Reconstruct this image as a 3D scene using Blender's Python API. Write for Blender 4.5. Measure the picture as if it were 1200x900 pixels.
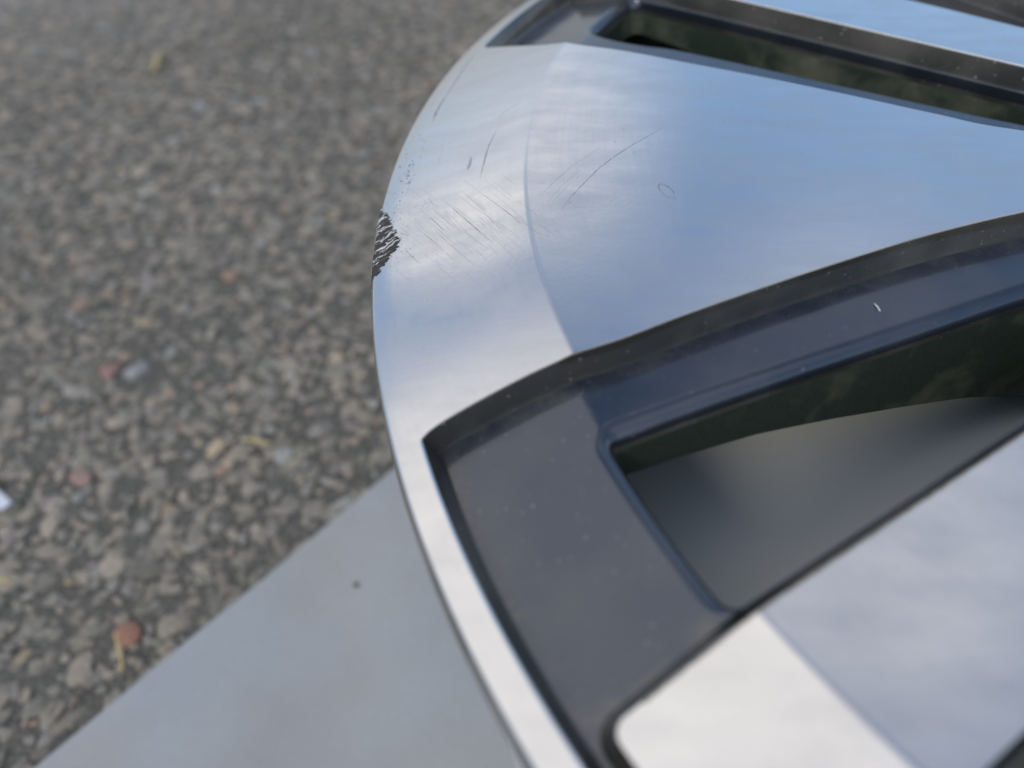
import bpy, bmesh, math, random
import numpy as np
from mathutils import Matrix, Vector
from mathutils.geometry import delaunay_2d_cdt

random.seed(7); rng = np.random.default_rng(7)
for o in list(bpy.data.objects): bpy.data.objects.remove(o)
SC = bpy.context.scene
C = SC.collection
H = 0.212                       # height of the polished wheel face above the ground
# ------------------------------------------------------------------ camera
CAMP = [0.9483291209845236, -0.19445128818536989, -0.16580825437480182, 0.10167506516242962,
        1.6354739484196659, -0.8202021251671022, -0.03348173366460669]
def cam_axes():
    yaw, p, r = CAMP[4:7]
    d = np.array([math.cos(p)*math.cos(yaw), math.cos(p)*math.sin(yaw), math.sin(p)])
    rt = np.array([math.sin(yaw), -math.cos(yaw), 0]); up = np.cross(rt, d)
    return math.cos(r)*rt+math.sin(r)*up, -math.sin(r)*rt+math.cos(r)*up, d
RT, UP, DR = cam_axes()
cam_d = bpy.data.cameras.new('camera'); cam = bpy.data.objects.new('camera', cam_d); C.objects.link(cam)
cam.matrix_world = Matrix([[RT[0], UP[0], -DR[0], CAMP[1]], [RT[1], UP[1], -DR[1], CAMP[2]],
                           [RT[2], UP[2], -DR[2], CAMP[3]+H], [0, 0, 0, 1]])
cam_d.sensor_width = 36; cam_d.lens = CAMP[0]*1000/1200*36
cam_d.clip_start = 0.002; cam_d.clip_end = 200
cam_d.dof.use_dof = True; cam_d.dof.focus_distance = 0.18; cam_d.dof.aperture_fstop = 7.5
SC.camera = cam
# ------------------------------------------------------------------ sky and sun
SUN_EL, SUN_AZ = math.radians(38), math.radians(205)     # azimuth clockwise from +Y
W = bpy.data.worlds.new('World'); SC.world = W; W.use_nodes = True
nt = W.node_tree; N = nt.nodes; L = nt.links
bg = N['Background']
sky = N.new('ShaderNodeTexSky'); sky.sky_type = 'NISHITA'; sky.sun_disc = False
sky.sun_elevation = SUN_EL; sky.sun_rotation = SUN_AZ; sky.air_density = 1.3; sky.dust_density = 0.3; sky.ozone_density = 3.0
tc = N.new('ShaderNodeTexCoord'); sp = N.new('ShaderNodeSeparateXYZ'); L.new(tc.outputs['Generated'], sp.inputs[0])
def wm(op, a, b=None, c=None):
    m = N.new('ShaderNodeMath'); m.operation = op
    for i, v in enumerate((a, b, c)):
        if v is None: continue
        if isinstance(v, (int, float)): m.inputs[i].default_value = v
        else: L.new(v, m.inputs[i])
    return m.outputs[0]
def wmap(v, a, b, c, d):
    m = N.new('ShaderNodeMapRange'); m.interpolation_type = 'SMOOTHSTEP'
    L.new(v, m.inputs[0]); m.inputs[1].default_value = a; m.inputs[2].default_value = b
    m.inputs[3].default_value = c; m.inputs[4].default_value = d
    return m.outputs[0]
z = sp.outputs[2]
noi = N.new('ShaderNodeTexNoise'); noi.inputs['Scale'].default_value = 1.7; noi.inputs['Detail'].default_value = 4
mp = N.new('ShaderNodeMapping'); mp.inputs['Location'].default_value = (3.1, 1.4, 0.6); mp.inputs['Scale'].default_value = (1, 1, 1.6)
L.new(tc.outputs['Generated'], mp.inputs[0]); L.new(mp.outputs[0], noi.inputs['Vector'])
warp = N.new('ShaderNodeVectorMath'); warp.operation = 'MULTIPLY_ADD'
L.new(noi.outputs[1], warp.inputs[0]); warp.inputs[1].default_value = (.30, .30, .30)
off_ = N.new('ShaderNodeVectorMath'); off_.operation = 'ADD'; L.new(tc.outputs['Generated'], off_.inputs[0]); off_.inputs[1].default_value = (-.15, -.15, -.15)
L.new(off_.outputs[0], warp.inputs[2])
nv = N.new('ShaderNodeVectorMath'); nv.operation = 'NORMALIZE'; L.new(warp.outputs[0], nv.inputs[0])
def cloud(az, el, rad, soft, amount):      # one bank of cloud: where it stands in the sky and how wide it is, degrees
    az, el = math.radians(az), math.radians(el)
    d = N.new('ShaderNodeVectorMath'); d.operation = 'DOT_PRODUCT'; L.new(nv.outputs[0], d.inputs[0])
    d.inputs[1].default_value = (math.cos(az)*math.cos(el), math.sin(az)*math.cos(el), math.sin(el))
    return wmap(d.outputs['Value'], math.cos(math.radians(rad+soft)), math.cos(math.radians(max(0, rad-soft))), 0, amount)
CLOUDS = [(172, 60, 33, 6, .92), (120, 26.5, 5.6, 2.8, .98), (106, 25, 8, 5, .60), (106, 37, 7, 5, .24), (92.5, 32.5, 6, 5, .68), (57, 50, 12, 8, .46), (-60, 35, 20, 8, .7), (20, 20, 9, 6, .5), (-110, 20, 16, 8, .6), (-20, 55, 12, 8, .5), (220, 15, 14, 7, .6)]
f0 = None
for c_ in CLOUDS:
    f0 = cloud(*c_) if f0 is None else wm('MAXIMUM', f0, cloud(*c_))
murk = wmap(z, 0.36, 0.12, 0.0, 0.9)       # dull haze low over the horizon
wisp = wmap(noi.outputs[0], .38, .75, .0, .20)
cov = wm('MINIMUM', wm('ADD', f0, wisp), .97)
cl = N.new('ShaderNodeRGB'); cl.outputs[0].default_value = (6.35, 6.16, 6.06, 1)
mx = N.new('ShaderNodeMix'); mx.data_type = 'RGBA'
L.new(cov, mx.inputs[0]); L.new(cl.outputs[0], mx.inputs[7])
mu = N.new('ShaderNodeMix'); mu.data_type = 'RGBA'; mu.inputs[7].default_value = (2.35, 2.38, 2.55, 1)
L.new(murk, mu.inputs[0]); L.new(sky.outputs[0], mu.inputs[6]); L.new(mu.outputs[2], mx.inputs[6])
L.new(mx.outputs[2], bg.inputs[0]); bg.inputs[1].default_value = 0.145
sd = bpy.data.lights.new('sun', 'SUN'); sd.energy = 0.7; sd.angle = math.radians(14); sd.color = (1, .93, .82)
sun = bpy.data.objects.new('sun', sd); C.objects.link(sun)
v = Vector((math.sin(SUN_AZ)*math.cos(SUN_EL), math.cos(SUN_AZ)*math.cos(SUN_EL), math.sin(SUN_EL)))
sun.rotation_euler = v.to_track_quat('Z', 'Y').to_euler(); sun.location = (0, 0, 3)
vs = SC.view_settings
vs.view_transform = 'Standard'; vs.look = 'None'; vs.gamma = 1; vs.exposure = 0.25; vs.use_curve_mapping = False
SC.render.engine = 'CYCLES'

# ------------------------------------------------------------------ helpers
def tag(o, label=None, cat=None, group=None, kind=None):
    if label: o['label'] = label
    if cat: o['category'] = cat
    if group: o['group'] = group
    if kind: o['kind'] = kind
    return o
def link(name, me, mats, parent=None):
    for m in (mats if isinstance(mats, (list, tuple)) else [mats]): me.materials.append(m)
    o = bpy.data.objects.new(name, me); C.objects.link(o)
    if parent is not None:
        o.parent = parent; o.matrix_parent_inverse = parent.matrix_world.inverted()
    return o
def mesh(name, verts, faces, smooth=True, midx=None, sharp=None):
    me = bpy.data.meshes.new(name); me.from_pydata([tuple(v) for v in verts], [], [tuple(f) for f in faces])
    me.polygons.foreach_set('use_smooth', [smooth]*len(me.polygons))
    if midx is not None: me.polygons.foreach_set('material_index', midx)
    if sharp is not None: me.set_sharp_from_angle(angle=math.radians(sharp))
    me.update(); return me
# pixel of the 1200x900 photograph -> point on a horizontal plane (used to read off real sizes)
def unp(px, py, zz):
    f = CAMP[0]*1000
    D = (px-600)/f*RT-(py-450)/f*UP+DR
    t = (zz-CAMP[3])/D[2]
    return np.array(CAMP[1:4])+t*D
RC, RB, RF = 0.2002, 0.2300, 0.2343       # crease, inner edge of the lip, end of the machined face
SL = -.0094/(RB-RC)
CB = .0007
def zf(r):
    d = r-RC
    return 0.0 if d < -CB else (SL*d if d > CB else SL*(d+CB)**2/(4*CB))
def zs(r):
    d = r-RC
    return 0.0 if d < -CB else (SL if d > CB else SL*(d+CB)/(2*CB))
def face_pt(px, py, off=0.0):
    zz = off
    for _ in range(15):
        X = unp(px, py, zz); zz = zf(math.hypot(X[0], X[1]))+off
    return X

# ------------------------------------------------------------------ materials
class NT:
    def __init__(s, name):
        s.m = bpy.data.materials.new(name); s.m.use_nodes = True
        s.t = s.m.node_tree; s.b = s.t.nodes['Principled BSDF']; s.co = s.n('TexCoord').outputs['Object']
    def n(s, t): return s.t.nodes.new('ShaderNode'+t)
    def set(s, i, v):
        if hasattr(v, 'links'): s.t.links.new(v, i)
        else: i.default_value = v
    def noise(s, scale, detail=3, vec=None, rough=.5, stretch=None):
        n = s.n('TexNoise'); n.inputs['Scale'].default_value = scale; n.inputs['Detail'].default_value = detail
        n.inputs['Roughness'].default_value = rough
        v = vec or s.co
        if stretch:
            m = s.n('Mapping'); m.inputs['Scale'].default_value = stretch[0]; m.inputs['Rotation'].default_value = stretch[1]
            s.t.links.new(v, m.inputs[0]); v = m.outputs[0]
        s.t.links.new(v, n.inputs['Vector']); return n.outputs[0]
    def ramp(s, v, a, b, c=0., d=1.):
        m = s.n('MapRange'); s.t.links.new(v, m.inputs[0])
        for i, q in enumerate((a, b, c, d)): m.inputs[i+1].default_value = q
        return m.outputs[0]
    def math(s, op, a, b=0.):
        m = s.n('Math'); m.operation = op; s.set(m.inputs[0], a); s.set(m.inputs[1], b); return m.outputs[0]
    def mix(s, f, a, b):
        m = s.n('Mix'); m.data_type = 'RGBA'; s.set(m.inputs[0], f); s.set(m.inputs[6], a); s.set(m.inputs[7], b)
        return m.outputs[2]
    def bump(s, h, dist, strength=1):
        b = s.n('Bump'); b.inputs['Distance'].default_value = dist; b.inputs['Strength'].default_value = strength
        s.t.links.new(h, b.inputs['Height']); s.t.links.new(b.outputs[0], s.b.inputs['Normal'])
    def p(s, **k):
        for a, v in k.items(): s.set(s.b.inputs[a.replace('_', ' ')], v)
        return s.m
def c4(r, g, b): return (r, g, b, 1)
# machined, clear-coated aluminium
a = NT('machined_aluminium')
sw = a.noise(13, 2); fine = a.noise(900, 2)
smear = a.noise(60, 4, stretch=((1, 3, 1), (0, 0, .5)))
spk = a.ramp(a.noise(620, 1), .735, .79)
speck = a.math('MULTIPLY', spk, a.ramp(a.noise(35, 2), .45, .7))
sx = a.n('SeparateXYZ'); a.t.links.new(a.co, sx.inputs[0])
rad = a.math('SQRT', a.math('ADD', a.math('MULTIPLY', sx.outputs[0], sx.outputs[0]), a.math('MULTIPLY', sx.outputs[1], sx.outputs[1])))
cv = a.n('CombineXYZ'); a.t.links.new(rad, cv.inputs[0]); a.t.links.new(a.math('MULTIPLY', a.noise(9, 1), .02), cv.inputs[1])
lathe = a.noise(900, 3, vec=cv.outputs[0], rough=.7)
film = a.ramp(a.noise(110, 5, rough=.65), .45, .75)
col = a.mix(a.ramp(smear, .35, .7), c4(.76, .755, .755), c4(.69, .685, .685))
col = a.mix(a.math('MULTIPLY', a.ramp(lathe, .3, .7), .08), col, c4(.56, .56, .56))
col = a.mix(a.math('MULTIPLY', film, .07), col, c4(.50, .48, .45))
col = a.mix(a.math('MULTIPLY', speck, .22), col, c4(.15, .14, .13))
rough = a.math('ADD', a.ramp(smear, .3, .75, .17, .25), a.math('ADD', a.math('MULTIPLY', speck, .08), a.math('ADD', a.math('MULTIPLY', film, .05), a.ramp(lathe, .3, .7, -.015, .015))))
a.bump(a.math('ADD', a.math('MULTIPLY', sw, .35), a.math('ADD', a.math('MULTIPLY', fine, .008), a.math('MULTIPLY', lathe, .004))), .0010)
ALU = a.p(Base_Color=col, Metallic=1.0, Roughness=rough)
# dark glossy paint of the recesses, a little dusty
def paint(name, base, dust, rough, mt):
    a = NT(name)
    d1 = a.ramp(a.noise(45, 5), .42, .72); d2 = a.ramp(a.noise(1000, 2), .69, .76)
    ed = a.n('Attribute'); ed.attribute_name = 'edge'
    pk = a.math('MULTIPLY', ed.outputs['Fac'], a.ramp(a.noise(130, 5, rough=.7), .38, .62))
    d1 = a.math('MAXIMUM', d1, a.math('MULTIPLY', pk, 2.2))
    col = a.mix(a.math('MULTIPLY', d1, dust), c4(*base), c4(.20, .19, .165))
    col = a.mix(a.math('MULTIPLY', d2, dust*1.6), col, c4(.42, .41, .38))
    a.bump(a.noise(40, 2), .0010)
    return a.p(Base_Color=col, Metallic=mt, Roughness=a.ramp(d1, 0, 1, rough, rough+.14),
               Coat_Weight=.8, Coat_Roughness=.08)
PAINT = paint('dark_gloss_paint', (.055, .069, .096), .22, .22, .75)
WALLP = paint('dark_side_paint', (.045, .045, .041), .55, .3, .3)
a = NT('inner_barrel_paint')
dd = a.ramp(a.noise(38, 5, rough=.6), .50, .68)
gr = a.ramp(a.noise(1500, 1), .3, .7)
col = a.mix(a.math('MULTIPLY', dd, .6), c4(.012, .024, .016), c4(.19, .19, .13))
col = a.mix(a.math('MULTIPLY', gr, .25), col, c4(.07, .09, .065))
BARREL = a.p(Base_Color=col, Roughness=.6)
a = NT('barrel_bounce_silver')       # lower barrel coloured silver to bounce light inside the wheel, dark higher up
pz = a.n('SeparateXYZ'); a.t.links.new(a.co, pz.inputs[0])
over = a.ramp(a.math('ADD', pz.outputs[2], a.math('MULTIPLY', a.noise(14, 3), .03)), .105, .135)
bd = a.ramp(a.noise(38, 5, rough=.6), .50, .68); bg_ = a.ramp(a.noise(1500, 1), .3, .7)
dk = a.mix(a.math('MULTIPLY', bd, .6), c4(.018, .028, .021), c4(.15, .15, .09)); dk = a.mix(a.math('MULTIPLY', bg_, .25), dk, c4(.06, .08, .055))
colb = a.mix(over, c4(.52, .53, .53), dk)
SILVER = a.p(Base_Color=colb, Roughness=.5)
# gouged alloy: dark broken grooves with bright torn ridges
a = NT('gouged_alloy')
at = a.n('Attribute'); at.attribute_name = 'torn'
gg = a.ramp(a.math('ADD', at.outputs['Fac'], a.ramp(a.noise(2200, 2), .3, .7, -.12, .12)),   .53, .68)
a.bump(a.noise(1300, 2), .0002)
GOUGE = a.p(Base_Color=a.mix(gg, c4(.032, .030, .028), c4(.66, .65, .63)), Metallic=a.ramp(gg, 0, 1, 0, .7), Roughness=.5)
a = NT('scratch_metal'); SCR = a.p(Base_Color=a.mix(a.ramp(a.noise(500, 2), .35, .65), c4(.20, .195, .185), c4(.42, .41, .40)), Metallic=.6, Roughness=.5)
a = NT('faint_scratch_metal'); SCRF = a.p(Base_Color=c4(.50, .50, .50), Metallic=.85, Roughness=.45)
a = NT('flange_grime')
gn = a.ramp(a.noise(90, 4), .4, .65)
FLANGE = a.p(Base_Color=a.mix(gn, c4(.42, .41, .40), c4(.22, .20, .17)), Metallic=.7, Roughness=.42)
# pale sheet
a = NT('pale_sheet')
m1 = a.ramp(a.noise(16, 4, rough=.45), .46, .68); m2 = a.ramp(a.noise(9, 2), .35, .65)
col = a.mix(m2, c4(.335, .378, .415), c4(.385, .405, .42)); col = a.mix(a.math('MULTIPLY', m1, .42), col, c4(.33, .295, .28))
col = a.mix(a.ramp(a.noise(420, 3), .35, .75, 0, .16), col, c4(.22, .22, .22))
a.bump(a.math('ADD', a.noise(14, 2), a.math('MULTIPLY', a.noise(300, 3), .012)), .005, .6)
SHEET = a.p(Base_Color=col, Roughness=.48)
# asphalt binder and stones
a = NT('asphalt')
vo = a.n('TexVoronoi'); vo.inputs['Scale'].default_value = 150; a.t.links.new(a.co, vo.inputs['Vector'])
st = a.ramp(vo.outputs['Distance'], .1, .7)
hs = a.n('HueSaturation'); hs.inputs['Saturation'].default_value = .12; hs.inputs['Value'].default_value = .62
a.t.links.new(vo.outputs['Color'], hs.inputs['Color'])
col = a.mix(a.ramp(a.noise(500, 3), .4, .7), c4(.078, .076, .068), c4(.20, .19, .165))
far = a.mix(st, hs.outputs[0], c4(.15, .14, .125))
gi = a.n('NewGeometry'); ln = a.n('VectorMath'); ln.operation = 'LENGTH'; a.t.links.new(gi.outputs['Position'], ln.inputs[0])
col = a.mix(a.ramp(ln.outputs['Value'], .75, 1.0), col, far)
a.bump(a.noise(400, 4), .002)
ASPH = a.p(Base_Color=col, Roughness=.9)
a = NT('aggregate_stone')
at = a.n('Attribute'); at.attribute_name = 'Col'
n1 = a.ramp(a.noise(520, 5, rough=.75), .3, .7, .60, 1.28)
n3 = a.ramp(a.noise(5, 3), .3, .7, .88, 1.12)
vm = a.n('VectorMath'); vm.operation = 'SCALE'; a.t.links.new(at.outputs['Color'], vm.inputs[0]); a.t.links.new(a.math('MULTIPLY', n1, n3), vm.inputs['Scale'])
a.bump(a.noise(700, 3), .0008)
STONE = a.p(Base_Color=vm.outputs[0], Roughness=.85)
def plain(name, rgb, var=.25, sc=200, rough=.7):
    a = NT(name); n = a.ramp(a.noise(sc, 4), .3, .7)
    d = tuple(q*(1-var) for q in rgb)
    a.bump(a.noise(sc*2, 3), .0006)
    return a.p(Base_Color=a.mix(n, c4(*rgb), c4(*d)), Roughness=rough)

# ------------------------------------------------------------------ ground
GX0, GX1, GY0, GY1 = -.96, .24, -.26, .92
xs = np.concatenate([np.linspace(-60, -1, 14), np.linspace(-.95, .35, 150), np.linspace(1, 60, 14)])
ys = np.concatenate([np.linspace(-60, -.5, 14), np.linspace(-.45, .95, 160), np.linspace(1.4, 60, 14)])
gx, gy = np.meshgrid(xs, ys, indexing='ij')
gz = (rng.random(gx.shape)-.5)*.0016*((abs(gx) < 1) & (gy < 1.2))-.0020
V = np.stack([gx, gy, gz], -1).reshape(-1, 3)
nx, ny = len(xs), len(ys)
F = [(i*ny+j, (i+1)*ny+j, (i+1)*ny+j+1, i*ny+j+1) for i in range(nx-1) for j in range(ny-1)]
g = link('ground', mesh('ground', V, F), ASPH)
tag(g, kind='structure')

# sheet outline (m), far edge rounded and curving under the wheel
def line_pts():
    p = [(-.700, -.455), (-.379, -.068), (-.2665, .0735)]
    return p
p1_ = unp(465, 548, -H+.003)[:2]; p2_ = unp(40, 900, -H+.003)[:2]
SH = [tuple(p2_+(p2_-p1_)*1.5), tuple(p2_), tuple(p1_), tuple(p1_+np.array([.0045, .0055])), tuple(p1_+np.array([.011, .0085])), (-.242, .0815), (-.22, .0815), (-.18, .0815),
      (-.145, .0835), (-.126, .0885), (-.096, .0985), (-.067, .1085), (-.021, .1225), (.026, .1325), (.055, .135), (.12, .133),
      (.2, .12), (.27, .09), (.33, .04), (.36, -.05), (.36, -.3605)]
def resample(P, step, closed=True):
    P = [np.array(p, float) for p in P]; out = []
    n = len(P)
    for i in range(n if closed else n-1):
        A, B = P[i], P[(i+1) % n]; k = max(1, int(np.linalg.norm(B-A)/step))
        for j in range(k): out.append(A+(B-A)*j/k)
    if not closed: out.append(P[-1])
    return out
def inpoly(P, x, y):
    P = np.asarray(P); x = np.atleast_1d(x); y = np.atleast_1d(y); r = np.zeros(len(x), bool)
    n = len(P)
    for i in range(n):
        x0, y0 = P[i]; x1, y1 = P[i-1]
        if y0 == y1: continue
        m = ((y0 > y) != (y1 > y)) & (x < (x1-x0)*(y-y0)/(y1-y0)+x0)
        r ^= m
    return r
def tri_region(outer, holes, circles=(), inner_pts=()):
    """constrained triangulation of outer minus holes; returns verts2d, tris"""
    pts = []; edges = []
    def addloop(Lp, closed=True):
        b = len(pts); pts.extend([Vector((float(p[0]), float(p[1]))) for p in Lp]); n = len(Lp)
        edges.extend([(b+i, b+(i+1) % n) for i in range(n if closed else n-1)])
    addloop(outer)
    for h in holes: addloop(h)
    for c in circles: addloop(c)
    pts.extend([Vector((float(p[0]), float(p[1]))) for p in inner_pts])
    v, e, f, *_ = delaunay_2d_cdt(pts, edges, [], 0, 1e-7)
    v = np.array([(p.x, p.y) for p in v]); f = np.array([t for t in f if len(t) == 3])
    c = v[f].mean(1)
    keep = inpoly(outer, c[:, 0], c[:, 1])
    for h in holes: keep &= ~inpoly(h, c[:, 0], c[:, 1])
    f = f[keep]
    A = v[f[:, 0]]; B = v[f[:, 1]]; D = v[f[:, 2]]
    ar = (B[:, 0]-A[:, 0])*(D[:, 1]-A[:, 1])-(B[:, 1]-A[:, 1])*(D[:, 0]-A[:, 0])
    f = f[abs(ar) > 1e-14]; ar = ar[abs(ar) > 1e-14]
    f[ar < 0] = f[ar < 0][:, ::-1]
    return v, f
shl = resample(SH, .006)
ip = [(x+random.uniform(-.002, .002), y+random.uniform(-.002, .002)) for x in np.arange(-.6, .36, .012) for y in np.arange(-.35, .13, .012)]
ip = [p for p in ip if inpoly(SH, p[0], p[1])[0] and min((p[0]-q[0])**2+(p[1]-q[1])**2 for q in shl) > .004**2]
sv, sf = tri_region(shl, [], (), ip)
def shz(x, y): return .0022+.0007*math.sin(x*21+1)*math.sin(y*17+.4)+.0004*math.sin(x*47+y*31)
nb = len(sv)
VV = [(x, y, shz(x, y)+.0008) for x, y in sv]+[(x, y, shz(x, y)-.0006) for x, y in sv]
FF = [tuple(t) for t in sf]+[tuple(t[::-1]+nb) for t in sf]
ec = {}
for t in sf:
    for i in range(3):
        k = (int(t[i]), int(t[(i+1) % 3])); ec[k] = 1
for (p, q) in list(ec):
    if (q, p) not in ec: FF.append((q, p, p+nb, q+nb))
so = link('plastic_sheet', mesh('plastic_sheet', VV, FF, sharp=40), SHEET)
tag(so, 'pale blue grey flat sheet lying on the asphalt under the wheel', 'sheet')

# stones of the worn asphalt: one mass nobody could count
def stone_bases(n):
    out = []
    for k in range(n):
        bm = bmesh.new(); bmesh.ops.create_icosphere(bm, subdivisions=2, radius=1)
        P = np.array([v.co[:] for v in bm.verts]); bm.faces.ensure_lookup_table()
        Fc = np.array([[v.index for v in f.verts] for f in bm.faces]); bm.free()
        for _ in range(9):                                   # cut facets
            d = rng.normal(size=3); d /= np.linalg.norm(d); h = rng.uniform(.5, .82)
            s = P@d; P = P-np.outer(np.maximum(s-h, 0), d)
        P += rng.normal(size=P.shape)*.035
        out.append((P, Fc))
    return out
BASES = stone_bases(14)
PAL = np.array([1.54, 1.43, 1.27])*np.array([(.205, .195, .175), (.175, .175, .168), (.235, .22, .195), (.14, .14, .13), (.16, .17, .155), (.20, .20, .205), (.25, .235, .21),
                (.26, .195, .165), (.30, .255, .19), (.24, .26, .275), (.11, .115, .11), (.165, .155, .165)])
PW = np.array([18, 16, 14, 10, 12, 9, 7, 2.2, 2.0, 3, 7, 6.]); PW /= PW.sum()
special = [(148, 740, .0062, (.42, .19, .12)), (128, 432, .0066, (.38, .21, .18)), (95, 556, .0062, (.36, .23, .2)), (248, 391, .0042, (.46, .44, .36)),
           (165, 197, .0075, (.46, .40, .30)), (232, 122, .0065, (.42, .42, .46)), (270, 322, .0058, (.40, .26, .19)), (160, 432, .0085, (.33, .35, .36)),
           (375, 500, .0080, (.30, .28, .26)), (345, 35, .0075, (.40, .35, .31))]
spos = [unp(px, py, -H)[:2] for px, py, _, _ in special]
VS = []; FS = []; CS = []; base = 0
def scatter(size_lo, size_hi, spacing, zc):
    out = []
    for x in np.arange(GX0, GX1, spacing):
        for y in np.arange(GY0, GY1, spacing):
            X = x+rng.uniform(-.5, .5)*spacing; Y = y+rng.uniform(-.5, .5)*spacing
            out.append((X, Y, rng.uniform(size_lo, size_hi)**1.0, zc))
    return out
cand = scatter(.0032, .0084, .0104, 0)+scatter(.0020, .0040, .0064, 1)
SHa = np.array(SH); SHs = SHa+(np.array([-.12, -.15])-SHa)*.03
cx = np.array([c[0] for c in cand]); cy = np.array([c[1] for c in cand])
insheet = inpoly(SHs, cx, cy)
for i, (x, y, s, k) in enumerate(cand):
    if insheet[i]: continue
    fe = min(x-GX0, GY1-y, y-GY0+.1)/.18
    if fe < 1 and rng.random() > fe: continue
    if any((x-q[0])**2+(y-q[1])**2 < (sp_[2]+.4*s)**2 for q, sp_ in zip(spos, special)): continue
    # out of sight, right of the wheel: leave out small ones
    P, Fc = BASES[rng.integers(14)]
    th = rng.uniform(0, 6.28); ax = s*rng.uniform(.8, 1.35); ay = s*rng.uniform(.55, 1.0); az = s*rng.uniform(.28, .45)
    tl = rng.normal(size=2)*.07
    Q = P*np.array([ax, ay, az]); c, s_ = math.cos(th), math.sin(th)
    X = Q[:, 0]*c-Q[:, 1]*s_; Y = Q[:, 0]*s_+Q[:, 1]*c
    Z = Q[:, 2]*.75+X*tl[0]+Y*tl[1]
    top = rng.uniform(-.0011, .0005) if k == 0 else rng.uniform(-.0017, .0002)
    if inpoly(SH, x, y)[0] if False else False: pass
    Z = Z-az+top
    VS.append(np.stack([X+x, Y+y, Z], 1)); FS.append(Fc+base); base += len(P)
    col = PAL[rng.choice(12, p=PW)]*rng.uniform(.78, 1.22)
    g_ = np.array([.285, .264, .234]); col = g_+(col-g_)*.78
    CS.append(np.tile(np.append(col, 1), (len(P), 1)))
def big_mesh(name, Vv, Ff, Cc, smooth=False):
    Vv = np.concatenate(Vv).astype(np.float32); Ff = np.concatenate(Ff).astype(np.int32); Cc = np.concatenate(Cc).astype(np.float32)
    me = bpy.data.meshes.new(name); me.vertices.add(len(Vv)); me.vertices.foreach_set('co', Vv.ravel())
    me.loops.add(Ff.size); me.loops.foreach_set('vertex_index', Ff.ravel())
    me.polygons.add(len(Ff)); me.polygons.foreach_set('loop_start', np.arange(0, Ff.size, 3, dtype=np.int32))
    at = me.color_attributes.new('Col', 'FLOAT_COLOR', 'POINT'); at.data.foreach_set('color', Cc.ravel())
    me.update(calc_edges=True); me.polygons.foreach_set('use_smooth', [smooth]*len(me.polygons)); return me
gv = link('gravel', big_mesh('gravel', VS, FS, CS, False), STONE)
tag(gv, 'small worn grey and brown stones set in the asphalt', 'gravel', kind='stuff')
slab = ['orange red stone touching the thin straw left of the sheet', 'pink stone in the middle of the gravel, left of a pale grey one',
        'dull pink stone near the left edge beside the paper scrap', 'small cream round stone among grey gravel in the middle',
        'cream upright stone in the upper left of the gravel', 'bluish white stone in the upper part of the gravel',
        'small orange tan stone in the gravel nearest the wheel edge', 'large pale grey stone directly right of the pink one',
        'wide tan grey stone in the gravel just left of the wheel rim', 'pale beige stone at the top of the gravel']
for (px, py, s, colr), q, lb in zip(special, spos, slab):
    bm = bmesh.new(); bmesh.ops.create_icosphere(bm, subdivisions=3, radius=1)
    P = np.array([v_.co[:] for v_ in bm.verts]); Fc = np.array([[v_.index for v_ in f.verts] for f in bm.faces]); bm.free()
    for _ in range(12):
        d = rng.normal(size=3); d /= np.linalg.norm(d); h = rng.uniform(.6, .88); P = P-np.outer(np.maximum(P@d-h, 0), d)
    P += rng.normal(size=P.shape)*.012
    P = P*np.array([s*rng.uniform(1, 1.2), s*rng.uniform(.75, .95), s*.5]); th = rng.uniform(0, 3)
    X = P[:, 0]*math.cos(th)-P[:, 1]*math.sin(th); Y = P[:, 0]*math.sin(th)+P[:, 1]*math.cos(th)
    me = big_mesh('stone', [np.stack([X, Y, P[:, 2]], 1)], [Fc], [np.tile(np.array([*(np.array([.25, .235, .215])+(np.array(colr)-np.array([.25, .235, .215]))*.72), 1]), (len(P), 1))], True)
    o = link('stone', me, STONE); o.location = (q[0], q[1], -s*.5+.0016)
    tag(o, lb, 'stone', 'coloured stones in the asphalt')

a = NT('added_box_pale')
cc = a.mix(a.ramp(a.noise(13, 3), .35, .65), c4(.60, .66, .63), c4(.66, .67, .655))
a.bump(a.noise(10, 2), .003, .5)
BOX = a.p(Base_Color=cc, Roughness=.55)
ZT = -.054  # top of an added box, raised under the openings to catch more light
far_ = [unp(px, py, ZT)[:2] for px, py in ((755, 540), (800, 531), (860, 515), (933, 498), (1033, 477), (1133, 463), (1200, 462))]
far_ = [q_+np.array([0, .035]) for q_ in far_]
far_ = [far_[0]+(far_[0]-far_[1])*1.1]+far_+[far_[-1]+np.array([.03, -.003]), far_[-1]+np.array([.07, -.015])]
a0 = math.atan2(far_[-1][1], far_[-1][0]); a1 = math.atan2(far_[0][1], far_[0][0])-2*math.pi
bo = far_[::-1]
arc_ = [(.188*math.cos(t), .188*math.sin(t)) for t in np.linspace(math.radians(181), math.radians(345), 50)]
bo = [tuple(p) for p in far_[::-1]]+arc_
if inpoly(bo, 0, -.1)[0]: pass
rb_ = [(0.0, 0.0), (.0006, .0014), (.0022, .0022)]
ctr = np.array([0., -.09])
def shrink(P, d): return [tuple(np.array(p)+(ctr-np.array(p))/np.linalg.norm(ctr-np.array(p))*d) for p in P]
nB = len(bo); VV = []; FF = []
zt = H+ZT
for d, zz in ((0, .0042), (0, zt-.0022), (.0006, zt-.0008), (.0022, zt)):
    VV += [(p[0], p[1], zz) for p in shrink(bo, d)]
for q in range(3): FF += [(q*nB+i, q*nB+(i+1) % nB, (q+1)*nB+(i+1) % nB, (q+1)*nB+i) for i in range(nB)]
FF += [tuple(3*nB+i for i in range(nB)), tuple(range(nB-1, -1, -1))]
me = mesh('added_box', VV, FF, sharp=30)
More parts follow.
